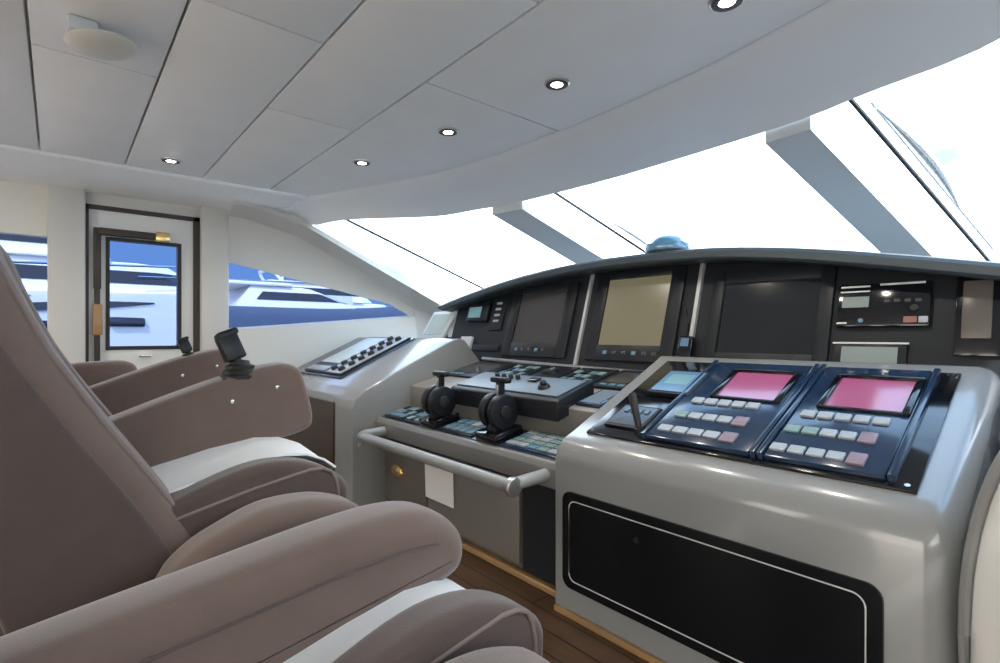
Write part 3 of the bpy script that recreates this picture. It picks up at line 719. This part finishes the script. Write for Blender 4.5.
def monitor(x0, x1, z0, z1, label, mat, frame_w=(.06, .06, .09, .06), btn=6):
    t = thing('monitor', label, 'monitor', at(FH, (x0+x1)/2, hv((z0+z1)/2), 0), 'flush monitors in the instrument hood')
    l, r, bo, tp = frame_w; v0, v1 = hv(z0), hv(z1)
    bz = MB()
    bz.bx(x0-l, x0, v0-bo, v1+tp, -.002, .016, FH, bev=.004); bz.bx(x1, x1+r, v0-bo, v1+tp, -.002, .016, FH, bev=.004)
    bz.bx(x0, x1, v1, v1+tp, -.002, .016, FH, bev=.004); bz.bx(x0, x1, v0-bo, v0, -.002, .016, FH, bev=.004)
    part('bezel', bz, 'blacks' if btn else 'fascia', t)
    part('screen', MB().bx(x0, x1, v0, v1, -.002, .006, FH), mat, t)
    for k in range(btn):
        part('button', MB().bx(x0+.05+.06*k, x0+.075+.06*k, v0-bo*.62, v0-bo*.40, .015, .020, FH, bev=.002), 'off2' if k % 3 else 'keyb', t)
monitor(-2.50, -2.10, .95, 1.262, 'left monitor with dim grey screen', 'off2', (.08, .08, .09, .05), 5)
monitor(-1.80, -1.415, .945, 1.30, 'centre monitor with olive lit screen between the silver bars', 'olive', (.07, .075, .085, .03), 6)
monitor(-1.135, -.745, .92, 1.225, 'right monitor with black switched-off screen', 'off', (.055, .05, .08, .07), 0)
# radio
t = thing('marine_radio', 'black radio set with two small panels in right part of hood', 'radio', at(FH, -.54, hv(1.10), 0))
part('housing', MB().bx(-.678, -.398, hv(1.025), hv(1.185), -.002, .022, FH, bev=.006), 'black', t)
part('display', MB().bx(-.66, -.575, hv(1.095), hv(1.135), .021, .025, FH), 'lcdg', t, 'grey display')
part('top_strip', MB().bx(-.668, -.575, hv(1.17), hv(1.176), .021, .024, FH), 'line', t)
part('top_strip', MB().bx(-.668, -.575, hv(1.152), hv(1.157), .021, .024, FH), 'line', t)
part('top_strip', MB().bx(-.545, -.415, hv(1.173), hv(1.180), .021, .024, FH), 'line', t)
part('badge', MB().bx(-.672, -.64, hv(1.035), hv(1.041), .021, .024, FH), 'line', t)
part('button', MB().cyl((-.595, hv(1.045), .02), (-.595, hv(1.045), .03), .008, M4=FH, n=14), 'keyb', t)
for k in range(4): part('button', MB().bx(-.53+.03*k, -.512+.03*k, hv(1.11), hv(1.12), .021, .026, FH), 'off2', t)
part('channel_knob', MB().cyl((-.44, hv(1.085), .02), (-.44, hv(1.085), .036), .011, M4=FH, n=16), 'rubber', t)
part('red_key', MB().bx(-.47, -.432, hv(1.036), hv(1.058), .021, .026, FH, bev=.002), 'red', t, 'red brown key')
part('white_key', MB().bx(-.428, -.402, hv(1.036), hv(1.058), .021, .026, FH, bev=.002), 'key', t, 'white key')
t = thing('rudder_gauge', 'small grey green gauge low in the hood below the radio', 'gauge', at(FH, -.565, hv(.935), 0))
part('housing', MB().bx(-.675, -.455, hv(.87), hv(.972), -.002, .014, FH, bev=.004), 'blacks', t)
part('display', MB().bx(-.65, -.48, hv(.885), hv(.953), .013, .016, FH), 'lcdg', t)
part('top_strip', MB().bx(-.68, -.45, hv(.963), hv(.969), .013, .018, FH), 'line', t)
t = thing('storage_slot', 'upright grey slot panel at the far right end of hood', 'panel', at(FH, -.27, hv(1.06), 0))
part('frame', MB().bx(-.335, -.205, hv(.93), hv(1.20), -.002, .012, FH, bev=.005), 'black', t)
part('plate', MB().bx(-.318, -.245, hv(.985), hv(1.175), .011, .015, FH, bev=.003), 'taupe', t)
# left instruments
t = thing('wind_instrument', 'small round gauge with green display at left end of hood', 'gauge', at(FH, -2.92, hv(1.15), 0))
part('housing', MB().bx(-3.04, -2.80, hv(1.09), hv(1.22), -.002, .03, FH, bev=.012, seg=3), 'blacks', t)
part('display', MB().bx(-3.01, -2.87, hv(1.115), hv(1.19), .029, .033, FH), 'lcd', t)
t = thing('breaker_panel', 'column of small white switches beside the left monitor', 'switch panel', at(FH, -2.71, hv(1.14), 0))
part('plate', MB().bx(-2.78, -2.64, hv(1.03), hv(1.25), -.002, .010, FH, bev=.003), 'fascia', t)
for k in range(4): part('switch', MB().bx(-2.735, -2.68, hv(1.085+.04*k), hv(1.10+.04*k), .009, .016, FH, bev=.002), 'key', t)
t = thing('label_block', 'small pale grey block low at left end of hood', 'block', at(FH, -3.0, hv(.94), 0))
part('plate', MB().bx(-3.05, -2.92, hv(.90), hv(.985), -.002, .02, FH, bev=.004), 'mull', t)
part('lower_plate', MB().bx(-2.9, -2.62, hv(.89), hv(.93), -.002, .012, FH, bev=.004), 'blacks', t)
# handset at foot of the right divider
t = thing('radio_handset', 'small black handset clipped at foot of right silver bar', 'handset', at(FH, -1.27, hv(.93), .01))
part('body', MB().bx(-1.305, -1.235, hv(.87), hv(.985), .014, .045, FH, bev=.010, seg=3), 'black', t)
part('speaker_grille', MB().bx(-1.29, -1.25, hv(.935), hv(.972), .044, .047, FH), 'blue', t)
c0 = Vector(at(FH, -1.27, hv(.985), .03))
part('cord', MB().tube([c0, c0+Vector((.02, -.02, .06)), c0+Vector((.0, -.01, .12)), c0+Vector((-.03, .02, .16))], .005), 'rubber', t)
# compass on top of the hood
cx_, cyy = -1.43, 2.31
t = thing('compass', 'blue domed compass standing on top of the hood', 'compass', (cx_, cyy, vz(cx_)))
T = Matrix.Translation((cx_, cyy, vz(cx_)-.004)) @ Matrix.Scale(1.2, 4)
part('base', MB().lathe([(0, 0), (.085, 0), (.09, .01), (.085, .022), (.075, .026), (0, .026)], T), 'hood', t)
part('dome', MB().lathe([(.072, .022), (.074, .035), (.066, .056), (.046, .072), (.02, .079), (0, .08)], T), 'compass', t)
part('shade', MB().lathe([(.088, .01), (.092, .02), (.088, .04), (.082, .04), (.082, .01)], T), 'compass', t)

# ================================================================== WIPERS outside the glass
def wiper(x, d0, d1, off, label):
    t = thing('wiper', label, 'wiper', wlow(x, d1)+Vector((0, 0, .03)), 'wipers outside the windscreen')
    a = [wlow(x, d0+(d1-d0)*i/6)+Vector((.0, 0, .035)) for i in range(7)]
    part('arm', MB().tube(a, .005), 'mull', t)
    bl = [wlow(x+off*math.sin(PI*i/8)*1.0+.01, d0+.02+(d1-d0)*.62*i/8)+Vector((0, 0, .02)) for i in range(9)]
    part('blade', MB().tube(bl, [.004, .008, .014, .018, .018, .016, .012, .008, .004]), 'mull', t)
wiper(-.59, .10, 1.2, .03, 'wiper outside the right part of the windscreen')
wiper(-2.14, .30, 1.2, .03, 'wiper outside the windscreen behind the compass')

# ================================================================== OUTSIDE
struct('sea', MB().bx(-150, 60, -120, 150, -3.3, -3.2), 'sea')
def yacht(x, y, L, B, base, tiers, label, hullmat='hull', rot=0, mast=0, arch=True, hh=2.0, bottom=-3.2):
    """bow towards +Y; base = deck height at midships; tiers = list of (y0,y1,height,width, rake)"""
    t = thing('yacht', label, 'yacht', (x, y, bottom), 'white yachts moored on the port side')
    R = Matrix.Translation((x, y, 0)) @ Matrix.Rotation(rot, 4, 'Z')
    secs = []
    for i in range(25):
        s_ = i/24; yy = -L/2+L*s_; w = B/2*(1-.06*(1-s_))*(1-max(0, (s_-.45)/.55)**2.2)+.03; sh = base+.9*max(0, s_-.3)**1.6
        secs.append([(-w, yy, sh), (-w*.99, yy, sh-.25), (-w*.86, yy, base-hh*.55), (-w*.55, yy, bottom-.2), (w*.55, yy, bottom-.2), (w*.86, yy, base-hh*.55), (w*.99, yy, sh-.25), (w, yy, sh)])
    h = part('hull', MB().sections(secs, M4=R), hullmat, t)
    def hw(s_): return B/2*(1-.06*(1-s_))*(1-max(0, (s_-.45)/.55)**2.2)+.03
    def hs_(s_): return base+.9*max(0, s_-.3)**1.6
    st = MB()
    for s_ in (.36, .50, .64, .77, .86):
        w_ = hw(s_)*.975; q = math.atan2(hw(s_+.02)-hw(s_-.02), .04*L)
        st.merge(MB().box((0, 0, 0), (.10, .62, .17), Matrix.Rotation(-q, 4, 'Z'), bev=.045, seg=3).bm, R @ Matrix.Translation((w_, -L/2+L*s_, hs_(s_)-.48)))
    part('porthole_row', st, 'ywin', h)
    sl = []
    for i in range(9):
        s_ = .66+.24*i/8; t_ = .13*math.sin(PI*(i+.6)/9.2); yy = -L/2+L*s_; z_ = hs_(s_)-.16
        sl.append([(hw(s_)*.9, yy, z_-t_*.5), (hw(s_)*1.0+.012, yy, z_-t_*.5), (hw(s_)*1.0+.012, yy, z_+t_*.6), (hw(s_)*.9, yy, z_+t_*.6)])
    part('hull_window', MB().sections(sl, M4=R), 'ywin', h)
    z = base
    for k, (y0, y1, ht, w, rk) in enumerate(tiers):
        w2 = w*B/2
        # streamlined deckhouse with raked front
        secs = []
        for (a, sx) in ((0, 1), (.12, 1), (.8, .985), (1, .95)):
            zz = z+ht*a; f = rk*a; bk = .25*rk*a
            secs.append([(-w2*sx, y0+bk, zz), (w2*sx, y0+bk, zz), (w2*sx, y1-f-.12*(y1-y0), zz), (w2*.72*sx, y1-f-.03*(y1-y0), zz), (0, y1-f, zz), (-w2*.72*sx, y1-f-.03*(y1-y0), zz), (-w2*sx, y1-f-.12*(y1-y0), zz)])
        hs = part('deckhouse', MB().sections(secs, M4=R), 'hull', t)
        wb = []
        for a in (.36, .74):
            zz = z+ht*a; f = rk*a-.02; bk = .25*rk*a+.35; sx = 1.012-.015*a
            wb.append([(-w2*sx, y0+bk, zz), (w2*sx, y0+bk, zz), (w2*sx, y1-f-.12*(y1-y0), zz), (w2*.72*sx, y1-f-.03*(y1-y0)+.02, zz), (0, y1-f+.03, zz), (-w2*.72*sx, y1-f-.03*(y1-y0)+.02, zz), (-w2*sx, y1-f-.12*(y1-y0), zz)])
        part('window_band', MB().sections(wb, M4=R), 'ywin', hs)
        part('roof_overhang', MB().bx(-w2*1.05, w2*1.05, y0-.5, y1-rk-.2*(y1-y0), z+ht, z+ht+.09, R, bev=.04), 'hull', hs)
        z += ht+.08
    if arch:
        ya = tiers[-1][0]+.5; w2 = tiers[-1][3]*B/2*.85
        part('radar_arch', MB().tube([(-w2, ya, z-.1), (-w2*.9, ya-.5, z+.55), (-w2*.6, ya-.7, z+.75), (w2*.6, ya-.7, z+.75), (w2*.9, ya-.5, z+.55), (w2, ya, z-.1)], .10, M4=R), 'hull', t)
        part('radar_dome', MB().lathe([(0, 0), (.28, 0), (.32, .1), (.25, .25), (0, .32)], R @ Matrix.Translation((0, ya-.7, z+.84))), 'hull', t)
    if mast:
        part('mast', MB().cyl((0, tiers[-1][0]+1, z-.1), (0, tiers[-1][0]+.8, z+mast), .07, .03, M4=R).bx(-.5, .5, tiers[-1][0]+.85, tiers[-1][0]+.93, z+mast*.55, z+mast*.6, R), 'hull', t)
    # rail
    rp = []
    for i in range(9):
        s_ = .5+.5*i/8; yy = -L/2+L*s_; w = B/2*(1-max(0, (s_-.45)/.55)**2.2)+.0; sh = base+.9*max(0, s_-.3)**1.6+.55
        rp.append((w*.96, yy, sh))
    part('guard_rail', MB().tube(rp, .025, 6, M4=R), 'chrome', t)
    return t
yacht(-14.2, 6.4, 7.2, 2.8, 1.66, [(-3.3, .2, .52, .76, 1.5)], 'nearest low white yacht with slate hull outside the wedge window', 'hullb', arch=False, hh=1.4)
yacht(-23.0, 2.0, 17, 4.8, 2.3, [(-6.5, 3.0, 1.1, .8, 1.8), (-5.5, -.5, .95, .7, 1.2)], 'white yacht with two decks behind the near one in the door window', 'hull', mast=2.2, hh=3.0)
yacht(-12.5, -3.0, 11, 3.8, 1.36, [(-4.5, 3.4, .95, .8, 2.2), (-3.8, .6, .75, .7, 1.3)], 'white cabin cruiser closest outside the door and left windows', 'hull', mast=1.6, hh=2.4)
yacht(-36.0, 16.5, 22, 5.6, 1.9, [(-7.5, 4, 1.3, .8, 2), (-6, 1, 1.1, .7, 1.3)], 'distant white yacht beyond the slate hulled one', 'hull', mast=2.5, hh=3)
yacht(-33.0, -6.0, 20, 5.4, 2.2, [(-7.5, 4, 1.5, .8, 2), (-6, 3, 1.3, .7, 1.3), (-5, 1, 1.1, .6, 1)], 'tall three deck white yacht farthest behind the left window', 'hull', mast=3.0, hh=3)
solo('quay', 'low grey stone quay far behind the moored yachts', 'quay', MB().bx(-62, -46, -80, 90, -3.3, .2, bev=.1), 'quay', (-54, 5, -3.2))

# ================================================================== SKY, SUN, RENDER SETTINGS
w = bpy.data.worlds.new('sky'); scene.world = w; w.use_nodes = True
Nn, Ll = w.node_tree.nodes, w.node_tree.links
bg = Nn['Background']; tc = Nn.new('ShaderNodeTexCoord'); sp = Nn.new('ShaderNodeSeparateXYZ'); Ll.new(tc.outputs['Generated'], sp.inputs[0])
ns = Nn.new('ShaderNodeTexNoise'); ns.inputs['Scale'].default_value = 2.6; ns.inputs['Detail'].default_value = 7; ns.inputs['Roughness'].default_value = .55
Ll.new(tc.outputs['Generated'], ns.inputs['Vector'])
def mth(op, a, b=None, c=None):
    n = Nn.new('ShaderNodeMath'); n.operation = op
    for i, v in enumerate((a, b, c)):
        if v is None: continue
        if isinstance(v, (int, float)): n.inputs[i].default_value = v
        else: Ll.new(v, n.inputs[i])
    return n.outputs[0]
z2 = mth('MULTIPLY', sp.outputs['Z'], 2.0); yv = mth('MULTIPLY_ADD', sp.outputs['Y'], .5, z2)
fw = mth('MULTIPLY', mth('MAXIMUM', mth('SUBTRACT', sp.outputs['Y'], .5), 0), 3)
aft = mth('MULTIPLY', mth('MAXIMUM', mth('SUBTRACT', mth('MULTIPLY', sp.outputs['Y'], -1), .25), 0), 3)
sx = mth('MULTIPLY', mth('MAXIMUM', sp.outputs['X'], 0), 2)
val = mth('ADD', mth('ADD', yv, mth('MULTIPLY', mth('SUBTRACT', ns.outputs['Fac'], .5), .45)), mth('ADD', fw, mth('ADD', aft, sx)))
def ramp(v, a, b, lo=0, hi=1):
    mr = Nn.new('ShaderNodeMapRange'); mr.interpolation_type = 'SMOOTHSTEP'
    mr.inputs['From Min'].default_value = a; mr.inputs['From Max'].default_value = b; mr.inputs['To Min'].default_value = lo; mr.inputs['To Max'].default_value = hi
    Ll.new(v, mr.inputs['Value']); return mr.outputs['Result']
n2 = Nn.new('ShaderNodeTexNoise'); n2.inputs['Scale'].default_value = 4.2; n2.inputs['Detail'].default_value = 5
Ll.new(tc.outputs['Generated'], n2.inputs['Vector'])
cloud = mth('MULTIPLY', ramp(val, .42, .62), ramp(sp.outputs['Z'], .50, .72, 1, .25))
def cmix(fac, a, b):
    n = Nn.new('ShaderNodeMix'); n.data_type = 'RGBA'; Ll.new(fac, n.inputs['Factor'])
    for k, v in (('A', a), ('B', b)):
        if isinstance(v, tuple): n.inputs[k].default_value = (*v, 1)
        else: Ll.new(v, n.inputs[k])
    return n.outputs['Result']
SKY = 3.0
blue = cmix(ramp(sp.outputs['Z'], .25, .6), (.30, .56, .98), (.50, 1.0, 1.7))
white = cmix(ramp(sp.outputs['Y'], -.3, .3), (SKY*1.06, SKY*1.0, SKY*.9), (SKY*.80, SKY*.96, SKY*1.12))
patch = mth('MULTIPLY', ramp(n2.outputs['Fac'], .50, .64), ramp(sp.outputs['Z'], .1, .25))
white = cmix(patch, white, (.42, .52, .58))
Ll.new(cmix(cloud, blue, white), bg.inputs['Color']); bg.inputs['Strength'].default_value = 1.0
sd = bpy.data.lights.new('sun', 'SUN'); sd.energy = 5.5; sd.angle = .02; sd.color = (1, .985, .96)
so = bpy.data.objects.new('sun', sd); COL.objects.link(so); so.rotation_euler = Vector((-.62, .45, -.75)).to_track_quat('-Z', 'Y').to_euler()

scene.view_settings.view_transform = 'Standard'; scene.view_settings.look = 'None'
scene.view_settings.gamma = 1; scene.view_settings.use_curve_mapping = False
scene.view_settings.exposure = 1.05
